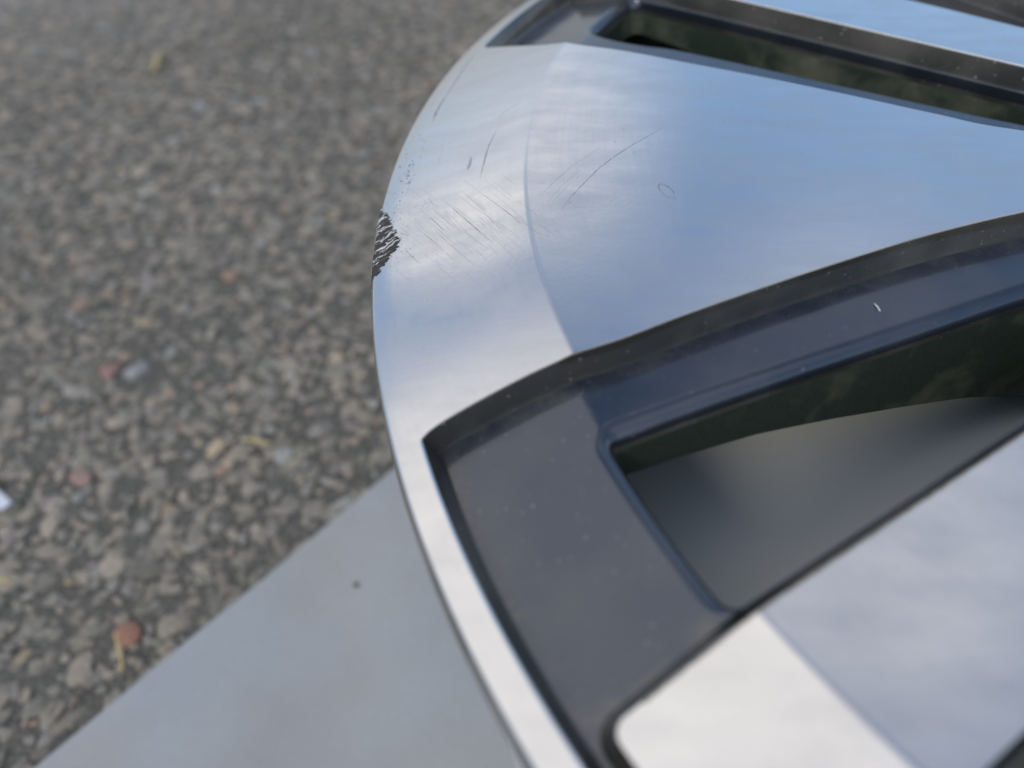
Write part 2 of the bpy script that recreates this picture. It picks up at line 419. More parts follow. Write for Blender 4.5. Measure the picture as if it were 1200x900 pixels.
bm = bmesh.new(); bm.from_mesh(me); bmesh.ops.recalc_face_normals(bm, faces=bm.faces); bmesh.ops.triangulate(bm, faces=[f for f in bm.faces if len(f.verts) > 4]); bm.to_mesh(me); bm.free()
o = link('added_box', me, BOX)
tag(o, 'pale grey box added inside the wheel to catch light in place of the dim sheet, seen through its triangular opening', 'box')
MAT = NT('shade_block_dark'); m_ = MAT  # dark colour of an added block that stands in for shade behind the box
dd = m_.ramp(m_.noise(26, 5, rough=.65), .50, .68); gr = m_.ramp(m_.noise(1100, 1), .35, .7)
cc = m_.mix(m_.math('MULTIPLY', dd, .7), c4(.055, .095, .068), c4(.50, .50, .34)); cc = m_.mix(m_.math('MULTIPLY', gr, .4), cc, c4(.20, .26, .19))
SHADE_DARK = m_.p(Base_Color=cc, Roughness=.8)
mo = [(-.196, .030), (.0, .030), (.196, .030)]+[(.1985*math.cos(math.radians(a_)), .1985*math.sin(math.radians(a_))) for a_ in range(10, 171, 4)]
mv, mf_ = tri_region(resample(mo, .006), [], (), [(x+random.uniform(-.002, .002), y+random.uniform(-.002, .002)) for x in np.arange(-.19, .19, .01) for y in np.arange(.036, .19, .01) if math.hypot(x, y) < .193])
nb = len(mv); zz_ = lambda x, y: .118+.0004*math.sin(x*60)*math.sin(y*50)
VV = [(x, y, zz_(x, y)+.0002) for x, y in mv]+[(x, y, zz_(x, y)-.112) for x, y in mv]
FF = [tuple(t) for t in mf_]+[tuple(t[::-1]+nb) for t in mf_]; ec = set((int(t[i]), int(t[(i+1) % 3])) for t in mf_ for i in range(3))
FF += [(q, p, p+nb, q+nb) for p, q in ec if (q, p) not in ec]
o = link('shade_block', mesh('shade_block', VV, FF, sharp=40), SHADE_DARK)
tag(o, 'dark green mottled block added in place of deep shade behind the added box, seen through the wheel openings', 'block')
X = unp(417, 685, -H+.004)
bm = bmesh.new(); bmesh.ops.create_icosphere(bm, subdivisions=2, radius=.0011)
for v_ in bm.verts: v_.co *= random.uniform(.7, 1.2); v_.co.z *= .6
me = bpy.data.meshes.new('crumb'); bm.to_mesh(me); bm.free()
o = link('crumb', me, plain('dark_crumb', (.07, .065, .06))); o.location = (X[0], X[1], .0038); tag(o, 'tiny dark crumb lying alone on the pale sheet', 'crumb')
# ------------------------------------------------------------------ loose bits on the ground
def ribbon3d(name, pts, widths, thick, mat, lift=0.):
    """a thin solid blade or straw along 3-D points"""
    Vv = []; Ff = []
    P = [Vector(p) for p in pts]
    for i, p in enumerate(P):
        t = (P[min(i+1, len(P)-1)]-P[max(i-1, 0)]).normalized(); s = t.cross(Vector((0, 0, 1))).normalized(); w = widths[i]/2
        for k in range(6):
            an = k*math.pi/3; Vv.append(p+s*math.cos(an)*w+Vector((0, 0, 1))*math.sin(an)*thick/2)
    for i in range(len(P)-1):
        for k in range(6): Ff.append((i*6+k, i*6+(k+1) % 6, (i+1)*6+(k+1) % 6, (i+1)*6+k))
    Ff.append(tuple(range(5, -1, -1))); Ff.append(tuple(range((len(P)-1)*6, len(P)*6)))
    return link(name, mesh(name, Vv, Ff), mat)
STRAW = plain('dry_straw', (.62, .50, .24), .3, 300)
def ground_straw(a_, b_, w, label, bend=.0006):
    A = unp(*a_, -H+.003); B = unp(*b_, -H+.003); n = 8
    pts = [(A[0]+(B[0]-A[0])*i/n+bend*math.sin(i/n*3.1), A[1]+(B[1]-A[1])*i/n, .003+.0012*math.sin(i/n*3.1)) for i in range(n+1)]
    o = ribbon3d('straw', pts, [w*(.5+.5*math.sin(.5+2.3*i/n)) for i in range(n+1)], w*.5, STRAW); tag(o, label, 'straw')
ground_straw((135, 742), (144, 786), .0016, 'short yellow straw lying below the orange red stone beside the sheet')
ground_straw((-10, 678), (14, 684), .0018, 'pale yellow straw tip cut by the left edge of the photo')
ground_straw((186, 62), (180, 82), .0052, 'small yellow brown leaf fragment in the upper left of the gravel', .001)
ground_straw((285, 515), (318, 521), .0022, 'thin tan grass bit on the gravel midway between paper scrap and wheel')
def ground_flake(cx_, cy_, rx, ry, mat, name, label, cat):
    A = unp(cx_, cy_, -H+.003); Vv = []; n = 14
    for zz in (.0, .0006):
        for i in range(n):
            an = 6.283*i/n; k = random.Random(i).uniform(.8, 1.1)
            Vv.append((A[0]+rx*k*math.cos(an), A[1]+ry*k*math.sin(an), .0028+zz+.001*math.sin(an*2)))
    Vv.append((A[0], A[1], .0028+.0012)); Vv.append((A[0], A[1], .0028))
    Ff = [(i, (i+1) % n, n+(i+1) % n, n+i) for i in range(n)]+[(n+i, n+(i+1) % n, 2*n) for i in range(n)]+[((i+1) % n, i, 2*n+1) for i in range(n)]
    o = link(name, mesh(name, Vv, Ff, sharp=40), mat); tag(o, label, cat)
# folded scrap of white paper whose tip shows at the left edge
A0 = unp(-30, 548, -H+.004); A1 = unp(13, 588, -H+.004); A2 = unp(2, 596, -H+.004); A3 = unp(-45, 590, -H+.004)
def scrap(P, zz, th):
    ctr = sum(P)/len(P)
    Vv = []
    for layer in (0, 1):
        for p in P: Vv.append((p[0], p[1], zz+layer*th))
        Vv.append((ctr[0], ctr[1], zz+.0014+layer*th))
    n = len(P); m = n+1
    Ff = [(m+i, m+(i+1) % n, m+n) for i in range(n)]+[((i+1) % n, i, n) for i in range(n)]+[(i, (i+1) % n, m+(i+1) % n, m+i) for i in range(n)]
    return Vv, Ff
vv, ff = scrap([A0, A3, (A3+A2)/2, A2, A1, (A1+A0)/2], .003, .0007)
o = link('paper_scrap', mesh('paper_scrap', vv, ff, sharp=30), plain('white_paper', (.72, .76, .84), .05, 60))
tag(o, 'white paper scrap whose tip shows at the left edge of the gravel', 'paper')

# ------------------------------------------------------------------ the wheel
wheel = bpy.data.objects.new('alloy_wheel', None); C.objects.link(wheel); wheel.location = (0, 0, .003)
wheel.empty_display_size = .05
bpy.context.view_layer.update()
tag(wheel, 'machined silver and dark grey alloy car wheel lying face up, rim edge scraped', 'wheel')
mm = .001
LOW = [(230.0, 19.4), (226.6, 19.0), (218.3, 18.7), (208.6, 18.5), (200.9, 18.45), (190, 18.1), (177.7, 17.35), (158.9, 16.2), (138.3, 14.75), (119.6, 13.25), (97.3, 11.6), (85, 10.8), (60, 9.4)]
UPP = [(230.0, 19.9), (218.5, 19.05), (206.4, 18.0), (196.4, 17.6), (183, 17.6), (166.5, 17.0), (143.6, 15.9), (122.1, 14.1), (102.4, 11.5), (90.3, 9.4), (60, 6.6)]
WLO = [(199.1, 22.95), (193.3, 22.9), (185.1, 22.75), (167.3, 22.5), (148.6, 22.25), (128.9, 22.0), (107.9, 21.6), (82, 21.4), (67, 21.3)]
WUP = [(199.8, 24.7), (192.1, 24.3), (182, 24.4), (172, 24.8), (146, 24.4), (119.3, 23.6), (101.7, 22.9), (79.6, 21.8), (67, 21.2)]
def spline(P, n):
    """Catmull-Rom through (r,phi) pairs"""
    P = [np.array(p, float) for p in P]; P = [2*P[0]-P[1]]+P+[2*P[-1]-P[-2]]; out = []
    for i in range(1, len(P)-2):
        for k in range(n):
            t = k/n; p0, p1, p2, p3 = P[i-1:i+3]
            out.append(.5*((2*p1)+(-p0+p2)*t+(2*p0-5*p1+4*p2-p3)*t*t+(-p0+3*p1-3*p2+p3)*t**3))
    out.append(P[-2]); return out
def pol(r, a): return np.array([r*math.cos(math.radians(a)), r*math.sin(math.radians(a))])
# bar outline relative to its near edge, which is a radial line
BW = [(60, 21.4), (74, 22.5), (91, 23.9), (125, 26.5), (190, 29.2), (222.0, 30.2)]
class CP:      # control point: xy (mm), fillet radius, draft of the following edge
    def __init__(s, xy, r, w): s.p = np.array(xy, float); s.r = r; s.w = w
def ring_arc(r, a0, a1, step=1.0):
    n = max(2, int(abs(a1-a0)/step)); return [a0+(a1-a0)*i/n for i in range(n+1)]
def dft(r): return float(np.interp(r, [190, 222], [1.4, 1.0]))
def pocket_ctrl(near, far, bar, bw):
    """phi grows from the near spoke to the far one; xy in the phi frame"""
    P = []
    aN = near[0][1]; aF = 72-far[0][1]
    arc = ring_arc(230, aN, aF)
    for i, a_ in enumerate(arc):
        P.append(CP(pol(230, a_), 3.6 if i in (0, len(arc)-1) else 0, 3.7 if i < len(arc)-1 else 1.1))
    fs = spline(far, 4)[1:]
    for i, (r, a_) in enumerate(fs): P.append(CP(pol(r, 72-a_), 3.5 if i == len(fs)-1 else 0, dft(r)))
    u = pol(1, bar); vdir = pol(1, bar+90)
    fb = spline(BW, 3)
    for i, (r, w_) in enumerate(fb[:-1]): P.append(CP(u*r+vdir*w_, 3.5 if i == 0 else 0, 1.0))
    tr = 224.4
    af = bar+math.degrees(math.asin(30.3/tr))
    ta = ring_arc(tr, af, bar, 1.2)
    for i, a_ in enumerate(ta): P.append(CP(pol(tr, a_), 2.4 if i in (0, len(ta)-1) else 0, 1.0 if i < len(ta)-1 else bw))
    for r in (205, 190, 170, 150, 130, 110, 90, 75): P.append(CP(u*r, 0, bw))
    P.append(CP(u*60, 3.0, 2.0))
    ns = spline(near, 4)[1:][::-1]
    for i, (r, a_) in enumerate(ns): P.append(CP(pol(r, a_), 3.5 if i == 0 else 0, dft(r)))
    return P
def window_ctrl(near, bar, r1, bw):
    g_ = bw+.4     # between a wide spoke (curve) and the near edge of the bar
    P = []; u = pol(1, bar); vd = pol(1, bar-90)
    a0 = near[0][1]; a1 = bar-math.degrees(g_/r1)
    arc = ring_arc(r1, a0, a1, 1.0)
    for i, a_ in enumerate(arc): P.append(CP(pol(r1, a_), 3.2 if i == 0 else (4.5 if i == len(arc)-1 else 0), 1 if i < len(arc)-1 else .06))
    for r in (180, 150, 120, 95, 80): P.append(CP(u*r+vd*g_, 0, .06))
    P.append(CP(u*67+vd*g_, 2.5, 1))
    ns = spline(near, 3)[1:][::-1]
    for i, (r, a_) in enumerate(ns): P.append(CP(pol(r, a_), 2.5 if i == 0 else 0, 1))
    return P
def window2_ctrl(far, bar, r1):     # between the far edge of the bar and the next wide spoke
    P = []; u = pol(1, bar); vd = pol(1, bar+90)
    fb = [(r, w_+1.6) for r, w_ in spline(BW, 3) if 90 < r < 188]
    aa = bar+math.degrees(math.asin(31/r1)); a1 = 72-far[0][1]
    arc = ring_arc(r1, aa, a1, 1.0)
    for i, a_ in enumerate(arc): P.append(CP(pol(r1, a_), 3.2 if i in (0, len(arc)-1) else 0, 1))
    fs = [q for q in spline(far, 3)[1:] if q[0] > 92]
    for i, (r, a_) in enumerate(fs): P.append(CP(pol(r, 72-a_), 2.0 if i == len(fs)-1 else 0, 1))
    for i, (r, w_) in enumerate(fb): P.append(CP(u*r+vd*w_, 2.0 if i == 0 else 0, .15))
    return P
def orient(P, base_deg, s):
    """phi frame -> wheel frame; keeps the loop counter-clockwise"""
    out = []
    for c in P:
        x, y = c.p; y = y*s; a_ = math.radians(base_deg)
        out.append(CP((x*math.cos(a_)-y*math.sin(a_), x*math.sin(a_)+y*math.cos(a_)), c.r, c.w))
    if s < 0:
        w_ = [c.w for c in out]; out = out[::-1]; n = len(out)
        for i in range(n): out[i].w = w_[(n-2-i) % n]
    return out
K = 7
def offset_loop(P, fr, absd=None, rmin=.5):
    """loop inset by fr*w (or by absd) towards the inside of a CCW loop, filleted corners"""
    n = len(P); V_ = []
    nrm = []
    for i in range(n):
        d = P[(i+1) % n].p-P[i].p; l = np.linalg.norm(d); d = d/l; nrm.append(np.array([-d[1], d[0]]))
    dist = [(absd if absd is not None else fr*c.w) for c in P]
    W_ = []
    for i in range(n):
        n0, n1 = nrm[i-1], nrm[i]; d0, d1 = dist[i-1], dist[i]
        cr = n0[0]*n1[1]-n0[1]*n1[0]
        if P[i].r == 0 or abs(cr) < .12:
            m = n0+n1; m /= np.linalg.norm(m); dd = (d0+d1)/2/max(.3, m@n0); W_.append(P[i].p+m*dd)
        else:
            b = np.array([d0, d1]); M = np.array([n0, n1]); W_.append(P[i].p+np.linalg.solve(M, b))
    out = []
    for i in range(n):
        if P[i].r == 0: out.append(W_[i]); continue
        A, B, D = W_[i-1], W_[i], W_[(i+1) % n]
        e0 = (A-B); l0 = np.linalg.norm(e0); e0 /= l0; e1 = (D-B); l1 = np.linalg.norm(e1); e1 /= l1
        ang = math.acos(max(-1, min(1, e0@e1)))
        cr = -e0[0]*e1[1]+e0[1]*e1[0]          # >0 convex in a CCW loop
        dav = (dist[i-1]+dist[i])/2
        r = max(rmin, P[i].r-(dav if cr > 0 else -dav))
        t = min(r/math.tan(ang/2), .95*l0, .95*l1); r = t*math.tan(ang/2)
        T0 = B+e0*t; T1 = B+e1*t; bis = (e0+e1); bis /= np.linalg.norm(bis); O = B+bis*r/math.sin(ang/2)
        a0 = math.atan2(*(T0-O)[::-1]); a1 = math.atan2(*(T1-O)[::-1]); da = (a1-a0+math.pi) % (2*math.pi)-math.pi
        for k in range(K): out.append(O+r*np.array([math.cos(a0+da*k/(K-1)), math.sin(a0+da*k/(K-1))]))
    return out
BASE = [180, 252, 324, 36, 108]
POCK = []       # (pocket ctrl, [window ctrls])
for k in range(5):
    if k == 4:   # the recess above the centre spoke is the mirror image of the one below it
        b, s, near, far, wn, wf, bar = 180, -1, UPP, LOW, WUP, WLO, 33.0
    else:
        b, s, near, far, wn, wf, bar = BASE[k], 1, LOW, UPP, WLO, WUP, 34.15
    POCK.append((orient(pocket_ctrl(near, far, bar, 3.1 if s > 0 else .9), b, s), [orient(window_ctrl(wn, bar, 199.1, 3.1 if s > 0 else .9), b, s), orient(window2_ctrl(wf, bar, 199.1), b, s)]))

def zrel(xy, dep): return H+zf(np.hypot(xy[0], xy[1])*mm)-dep*mm
def lift(loop, dep): return [(p[0]*mm, p[1]*mm, zrel(p, dep)) for p in loop]
def deep(loop, d):
    # the side walls of the spokes reach deeper towards the hub
    if d >= 0: return lift(loop, d)
    out = []
    for p in loop:
        r = math.hypot(*p); D = float(np.interp(r, [60, 82, 108, 129, 149, 167, 185, 200], [52, 45, 35, 29, 24, 20, 18, 17]))
        out.append((p[0]*mm, p[1]*mm, zrel(p, 10.6+(D-10.6)*-d)))
    return out
# -- polished face
tops = [offset_loop(pc, 0) for pc, _ in POCK]
def circle(r, n=720): return [pol(r, 360*i/n) for i in range(n)]
onr = [p for t in tops for p in t if abs(np.hypot(*p)-230) < 2e-3]
c230 = sorted([p for p in circle(230) if min(np.hypot(*(p-q)) for q in onr) > .25]+onr, key=lambda p: math.atan2(p[1], p[0]))
HUBR = 64.0
grid = [pol(r, a_+(.5 if i % 2 else 0)) for i, r in enumerate(np.arange(30, 229, 6)) for a_ in np.arange(0, 360, max(1.0, 344/r))]
gx_ = np.array(grid); keep = np.ones(len(gx_), bool)
for t in tops:
    keep &= ~inpoly(np.array(t), gx_[:, 0], gx_[:, 1])
    T = np.array(t)
    for p in T[::1]: keep &= (np.hypot(gx_[:, 0]-p[0], gx_[:, 1]-p[1]) > 1.5)
grid = list(gx_[keep])
fv, ft = tri_region([p*mm for p in circle(234.3)], [np.array(t)*mm for t in tops]+[[p*mm for p in circle(24, 96)]], [[p*mm for p in c230], [p*mm for p in circle(RC*1000)], [p*mm for p in circle((RC-CB)*1000)], [p*mm for p in circle((RC+CB)*1000)], [p*mm for p in circle((RC-CB/2)*1000)], [p*mm for p in circle((RC+CB/2)*1000)], [p*mm for p in circle(HUBR, 240)]], [p*mm for p in grid])
cen = fv[ft].mean(1); rr = np.hypot(cen[:, 0], cen[:, 1])*1000; aa = np.degrees(np.arctan2(cen[:, 1], cen[:, 0])) % 360
def facenrm(x, y, outer):
    r = math.hypot(x, y)
    q = zs(r); v_ = Vector((-q*x/r, -q*y/r, 1)); return tuple(v_.normalized())
def face_part(name, sel, mat, label=None):
    t = ft[sel]; ids = np.unique(t); mp_ = {int(q): i for i, q in enumerate(ids)}
    Vv = [(fv[q][0], fv[q][1], H+zf(math.hypot(*fv[q]))) for q in ids]
    Ff = [tuple(mp_[int(q)] for q in f) for f in t]
    me = mesh(name, Vv, Ff)
    outer = [rr_ > RC*1000 for rr_ in rr[sel]]
    nr = []
    for f, oo in zip(Ff, outer):
        for q in f: nr.append(facenrm(Vv[q][0], Vv[q][1], oo))
    me.normals_split_custom_set(nr)
    o = link(name, me, mat, wheel)
    if label: o['label'] = label
    return o
isl = rr > 230; ish = rr < HUBR
# angular owner between lip and hub
own = np.full(len(rr), -1)
bars = [(BASE[k]+34.15+7 if k < 4 else 180-33.0-7) % 360 for k in range(5)]
def dang(a_, b_): return abs((a_-b_+180) % 360-180)
hw = np.interp(rr, [x[0] for x in LOW[::-1]], [x[1] for x in LOW[::-1]])+2.2
for k in range(5): own[(dang(aa, BASE[k]) <= hw) & ~isl & ~ish] = k
for k in range(5): own[(own < 0) & (dang(aa, bars[k]) < 25) & ~isl & ~ish] = 5+k
own[(own < 0) & ~isl & ~ish] = 0
face_part('hub_face', ish, ALU)
for k in range(5):
    face_part('wide_spoke', own == k, ALU, 'wide machined spoke with fine scratches beside the scraped rim edge' if k == 0 else None)
for k in range(5): face_part('narrow_spoke', own == 5+k, ALU)
# -- lip: flat ring of the face plus a rolled edge, one mesh
lipf = ft[isl]; ids = np.unique(lipf); mp_ = {int(q): i for i, q in enumerate(ids)}
Vv = [(fv[q][0], fv[q][1], H+zf(math.hypot(*fv[q]))) for q in ids]; Ff = [tuple(mp_[int(q)] for q in f) for f in lipf]
rid = sorted([i for i, q in enumerate(ids) if math.hypot(*fv[q]) > .23429], key=lambda i: math.atan2(Vv[i][1], Vv[i][0]))
zl = zf(.2343)
prof = [(.23455, zl-.00012), (.2348, zl-.00030), (.2350, zl-.00065), (.23515, zl-.0012), (.2352, zl-.0022), (.2352, zl-.0062), (.2348, zl-.0076), (.2338, zl-.0086), (.2320, zl-.0092), (.2290, zl-.0096)]
prev = rid; nface = len(Ff); mi = [0]*nface
for j, (r, zz) in enumerate(prof):
    cur = []
    for i in rid:
        a_ = math.atan2(Vv[i][1], Vv[i][0]); cur.append(len(Vv)); Vv.append((r*math.cos(a_), r*math.sin(a_), H+zz))
    for i in range(len(rid)):
        k = (i+1) % len(rid); Ff.append((prev[i], cur[i], cur[k], prev[k])); mi.append(0 if j < 3 else 1)
    prev = cur
me = mesh('rim_lip', Vv, Ff, midx=mi, sharp=38)
link('rim_lip', me, [ALU, FLANGE], wheel)

# -- recess: walls of each pocket, its floor, window lips and window walls
FR = [0, .03, .10, .22, .74, .88, .96, 1.0]; DP = [0, .08, .30, .75, 5.0, 5.85, 6.2, 6.3]
def loft(loops, Vv, Ff, mi, m0, flip=False):
    b = len(Vv); n = len(loops[0])
    for l in loops: Vv.extend(l)
    for j in range(len(loops)-1):
        for i in range(n):
            k = (i+1) % n
            f = (b+j*n+i, b+(j+1)*n+i, b+(j+1)*n+k, b+j*n+k)
            Ff.append(f); mi.append(m0[j] if isinstance(m0, list) else m0)
for k, (pc, wins) in enumerate(POCK):
    Vv, Ff, mi = [], [], []
    loops = [lift(offset_loop(pc, f), d) for f, d in zip(FR, DP)]
    # the loft from top to floor, seen from inside the recess
    loft(loops, Vv, Ff, mi, [0, 0, 1, 1, 1, 1, 1])
    wall = link('recess_wall', mesh('recess_wall', Vv, [f[::-1] for f in Ff], midx=mi, sharp=50), [ALU, WALLP], wheel)
    fl = offset_loop(pc, 1.0)
    lips = [offset_loop(w_, -3.8, rmin=.8) for w_ in wins]
    g2 = [pol(r, a_) for r in np.arange(70, 228, 4) for a_ in np.arange(0, 360, max(.8, 230/r))]
    q = np.array(g2); kp = inpoly(np.array(fl), q[:, 0], q[:, 1])
    for l in lips: kp &= ~inpoly(np.array(l), q[:, 0], q[:, 1])
    q = q[kp]; kp = np.ones(len(q), bool)
    for l in [fl]+lips:
        for p in l: kp &= np.hypot(q[:, 0]-p[0], q[:, 1]-p[1]) > 1.0
    arcs = []
    amid = sum(p[0] for p in fl)/len(fl), sum(p[1] for p in fl)/len(fl)
    am = math.degrees(math.atan2(amid[1], amid[0]))
    arcs = [pol(RC*1000, am-34+68*i/200) for i in range(201)]
    arcs2 = arcs+[q_*((RC+CB)/RC) for q_ in arcs[::-1]]
    pv, pf = tri_region([np.array(p)*mm for p in fl], [np.array(l)*mm for l in lips if True], [[p*mm for p in arcs2]], [p*mm for p in q[kp]])
    # a bar side may swallow part of a lip loop: keep only triangles inside the floor
    FV = [(p[0], p[1], H+zf(math.hypot(*p))-.0063) for p in pv]
    me = mesh('recess_floor', FV, [tuple(t) for t in pf])
    flA = np.array(fl); ea = me.attributes.new('edge', 'FLOAT', 'POINT')
    ea.data.foreach_set('value', np.array([max(0, 1-np.min(np.hypot(flA[:, 0]-p[0]*1000, flA[:, 1]-p[1]*1000))/5.0) for p in pv], np.float32))
    me.normals_split_custom_set([facenrm(FV[q_][0], FV[q_][1], 1) for t in pf for q_ in t])
    link('recess_floor', me, PAINT, wheel)
    for w_ in wins:
        Vv, Ff, mi = [], [], []
        prof_ = [(-3.8, 6.3), (-3.2, 6.36), (-2.2, 6.8), (-1.3, 7.45), (-.6, 8.3), (-.1, 9.4), (0, 10.6), (.2, -.25), (.6, -.6), (1.0, -1.0)]
        lp = [deep(offset_loop(w_, a_, rmin=.8), d) for a_, d in prof_]
        # flatten z of deep loops a little
        loft(lp, Vv, Ff, mi, [0, 0, 0, 0, 0, 1, 2, 2, 2])
        link('window_edge', mesh('window_edge', Vv, [f[::-1] for f in Ff], midx=mi, sharp=60), [PAINT, WALLP, BARREL], wheel)

# -- barrel and outer flange underside, revolved
def revolve(name, prof, mat, n=240, midx=None):
    Vv = []; Ff = []
    for r, zz in prof:
        for i in range(n): a_ = 2*math.pi*i/n; Vv.append((r*math.cos(a_), r*math.sin(a_), zz))
    for j in range(len(prof)-1):
        for i in range(n): k = (i+1) % n; Ff.append((j*n+i, j*n+k, (j+1)*n+k, (j+1)*n+i))
    return link(name, mesh(name, Vv, Ff, sharp=40), mat, wheel)
B0 = .0035
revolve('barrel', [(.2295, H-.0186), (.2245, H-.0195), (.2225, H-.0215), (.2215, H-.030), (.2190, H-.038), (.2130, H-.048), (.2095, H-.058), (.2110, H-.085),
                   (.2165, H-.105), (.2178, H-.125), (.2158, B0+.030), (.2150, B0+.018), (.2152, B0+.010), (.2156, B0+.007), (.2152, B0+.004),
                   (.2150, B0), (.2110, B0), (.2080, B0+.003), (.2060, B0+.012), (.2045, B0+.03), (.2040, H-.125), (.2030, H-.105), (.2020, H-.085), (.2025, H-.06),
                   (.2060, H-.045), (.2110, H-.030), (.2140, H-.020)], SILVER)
# -- hub: centre cap, bolt seats, mounting pad underneath
revolve('center_cap', [(.0001, H+.003), (.016, H+.0027), (.0225, H+.001), (.0235, H-.001), (.0235, H-.006)], PAINT, 96)
revolve('mounting_pad', [(.070, H-.008), (.060, H-.02), (.050, H-.030), (.050, H-.040), (.028, H-.040), (.028, H-.02)], BARREL, 96)
for k in range(5):
    p = pol(46, 36+72*k)
    bm = bmesh.new(); bmesh.ops.create_cone(bm, cap_ends=True, segments=6, radius1=.0085, radius2=.0078, depth=.010)
    me = bpy.data.meshes.new('wheel_bolt'); bm.to_mesh(me); bm.free()
    o = link('wheel_bolt', me, PAINT, wheel); o.location = (p[0]*mm, p[1]*mm, H+.004-.003)

# ------------------------------------------------------------------ damage on the lip
def surf(r, a_, off=0.0):
    """point on face or rolled edge: r beyond .2343 follows the rolled edge"""
    x = r
    if r <= .2343: zz = zf(r); rr_ = r
    else:
        pr = [(.2343, zl)]+prof[:7]; s = r-.2343; rr_, zz = pr[-1]
        for (r0, z0), (r1, z1) in zip(pr[:-1], pr[1:]):
            l = math.hypot(r1-r0, z1-z0)
            if s <= l: rr_ = r0+(r1-r0)*s/l; zz = z0+(z1-z0)*s/l; break
            s -= l
    nx_ = .35 if r < .2343 else min(1, .35+(r-.2343)*160)
    nz_ = math.sqrt(max(0, 1-nx_*nx_))
    rr_ += off*nx_; zz += off*nz_
    return (rr_*math.cos(a_), rr_*math.sin(a_), H+zz)
def vnoise(seed, n=64):
    R_ = np.random.default_rng(seed).random((n, n))
    def f(x, y):
        xi, yi = int(math.floor(x)), int(math.floor(y)); fx, fy = x-xi, y-yi; fx = fx*fx*(3-2*fx); fy = fy*fy*(3-2*fy)
        g_ = lambda i, j: R_[i % n, j % n]
        return (g_(xi, yi)*(1-fx)+g_(xi+1, yi)*fx)*(1-fy)+(g_(xi, yi+1)*(1-fx)+g_(xi+1, yi+1)*fx)*fy
    return f
n1_ = vnoise(1); n2_ = vnoise(2); n3_ = vnoise(3)
# right-hand limit of the gouge, read as radius against angle (deg, mm)
LIM = [(181.0, 235.2), (181.6, 233.6), (182.5, 232.0), (183.3, 231.0), (184.2, 229.9), (184.8, 229.0), (185.3, 229.3), (185.9, 230.6), (186.6, 232.3), (187.2, 234.0), (187.6, 236)]
na, nr_ = 260, 100; TORN = []
Vv = []; Ff = []
for i in range(na):
    ad = 180.9+7.0*i/(na-1)
    lim = np.interp(ad, [q[0] for q in LIM], [q[1] for q in LIM])
    for j in range(nr_):
        r = 228.2+(241.5-228.2)*j/(nr_-1)
        arc = ad*4.05
        ph = .88*arc-.48*r+(n2_(arc*.9, r*.9)-.5)*1.1; al = .48*arc+.88*r
        ridge = n1_(ph*1.7+n3_(al*.8, ph)*.9, al*.28)*.55+n2_(ph*3.3, al*.6)*.45
        lm = lim+(n3_(arc*3, 5.5)-.5)*1.3+(n3_(arc*9, r*3)-.5)*.8
        m = r-lm; edge = min(1, max(-1, m/.35))
        top_ = min(1, (187.7-ad)/.4, (ad-180.9)/.3)
        off = (-.30+(.10+.42*(ridge-.35))*1.15*(1 if edge > 0 else 0)+.30*max(0, edge))*mm
        if top_ < 0 or r > 240.9: off = -.4*mm
        Vv.append(surf(r*mm, math.radians(ad), off)); TORN.append(ridge-(.22 if m < 1.1 and ad > 183.6 else 0)*(1 if ridge < .75 else 0))
for i in range(na-1):
    for j in range(nr_-1):
        Ff.append((i*nr_+j, i*nr_+j+1, (i+1)*nr_+j+1, (i+1)*nr_+j))
gm = mesh('gouged_edge', Vv, Ff); ga = gm.attributes.new('torn', 'FLOAT', 'POINT'); ga.data.foreach_set('value', np.array(TORN, np.float32))
o = link('gouged_edge', gm, GOUGE, wheel); o['label'] = 'torn dark gouge on the rim edge with bright ridges'

# scratches: fine furrows, built as slim raised burrs on the face
def face_ribbon(pts, w, mat_list, taper=True, wobble=.05):
    X = [face_pt(*p) for p in pts]
    P = [np.array([x[0], x[1]]) for x in X]
    # resample
    D = [0]
    for i in range(1, len(P)): D.append(D[-1]+np.linalg.norm(P[i]-P[i-1]))
    n = max(6, int(D[-1]/.0006)); T = np.linspace(0, D[-1], n)
    xs_ = np.interp(T, D, [p[0] for p in P]); ys_ = np.interp(T, D, [p[1] for p in P])
    b = len(mat_list[0])
    for i in range(n):
        i0, i1 = max(i-1, 0), min(i+1, n-1); d = np.array([xs_[i1]-xs_[i0], ys_[i1]-ys_[i0]]); d /= np.linalg.norm(d)+1e-12; q = np.array([-d[1], d[0]])
        ww = w*(math.sin(math.pi*(i+.5)/n)**.6 if taper else 1)*random.uniform(.5, 1.2)/2
        jit = q*random.uniform(-1, 1)*wobble*mm
        for s, hgt in ((-1, .004), (0, .03), (1, .004)):
            x, y = xs_[i]+jit[0]+q[0]*ww*s, ys_[i]+jit[1]+q[1]*ww*s
            r = math.hypot(x, y)
            if r < .2343: mat_list[0].append((x, y, H+zf(r)+hgt*mm))
            else: a_ = math.atan2(y, x); mat_list[0].append(surf(r, a_, hgt*mm))
    for i in range(n-1):
        for s in (0, 1):
            v0 = b+i*3+s; mat_list[1].append((v0, v0+1, v0+4, v0+3))
def scratch(pts, w, mat, label=None, **kk):
    ml = ([], []); face_ribbon(pts, w*mm, ml, **kk)
    o = link('scratch', mesh('scratch', ml[0], ml[1]), mat, wheel)
    if label: o['label'] = label
scratch([(657, 247), (668, 232), (685, 214), (702, 197), (722, 182), (742, 169), (762, 158), (779, 148)], .22, SCR, 'long curved scratch across the wide spoke')
scratch([(636, 226), (655, 208), (672, 193), (690, 182), (703, 173)], .10, SCRF)
scratch([(642, 236), (662, 214), (680, 199)], .07, SCRF)
scratch([(648, 236), (657, 226), (668, 214)], .07, SCRF)
scratch([(507, 142), (512, 130), (517, 121), (523, 112)], .60, SCR, 'dark short scrape near the rim edge')
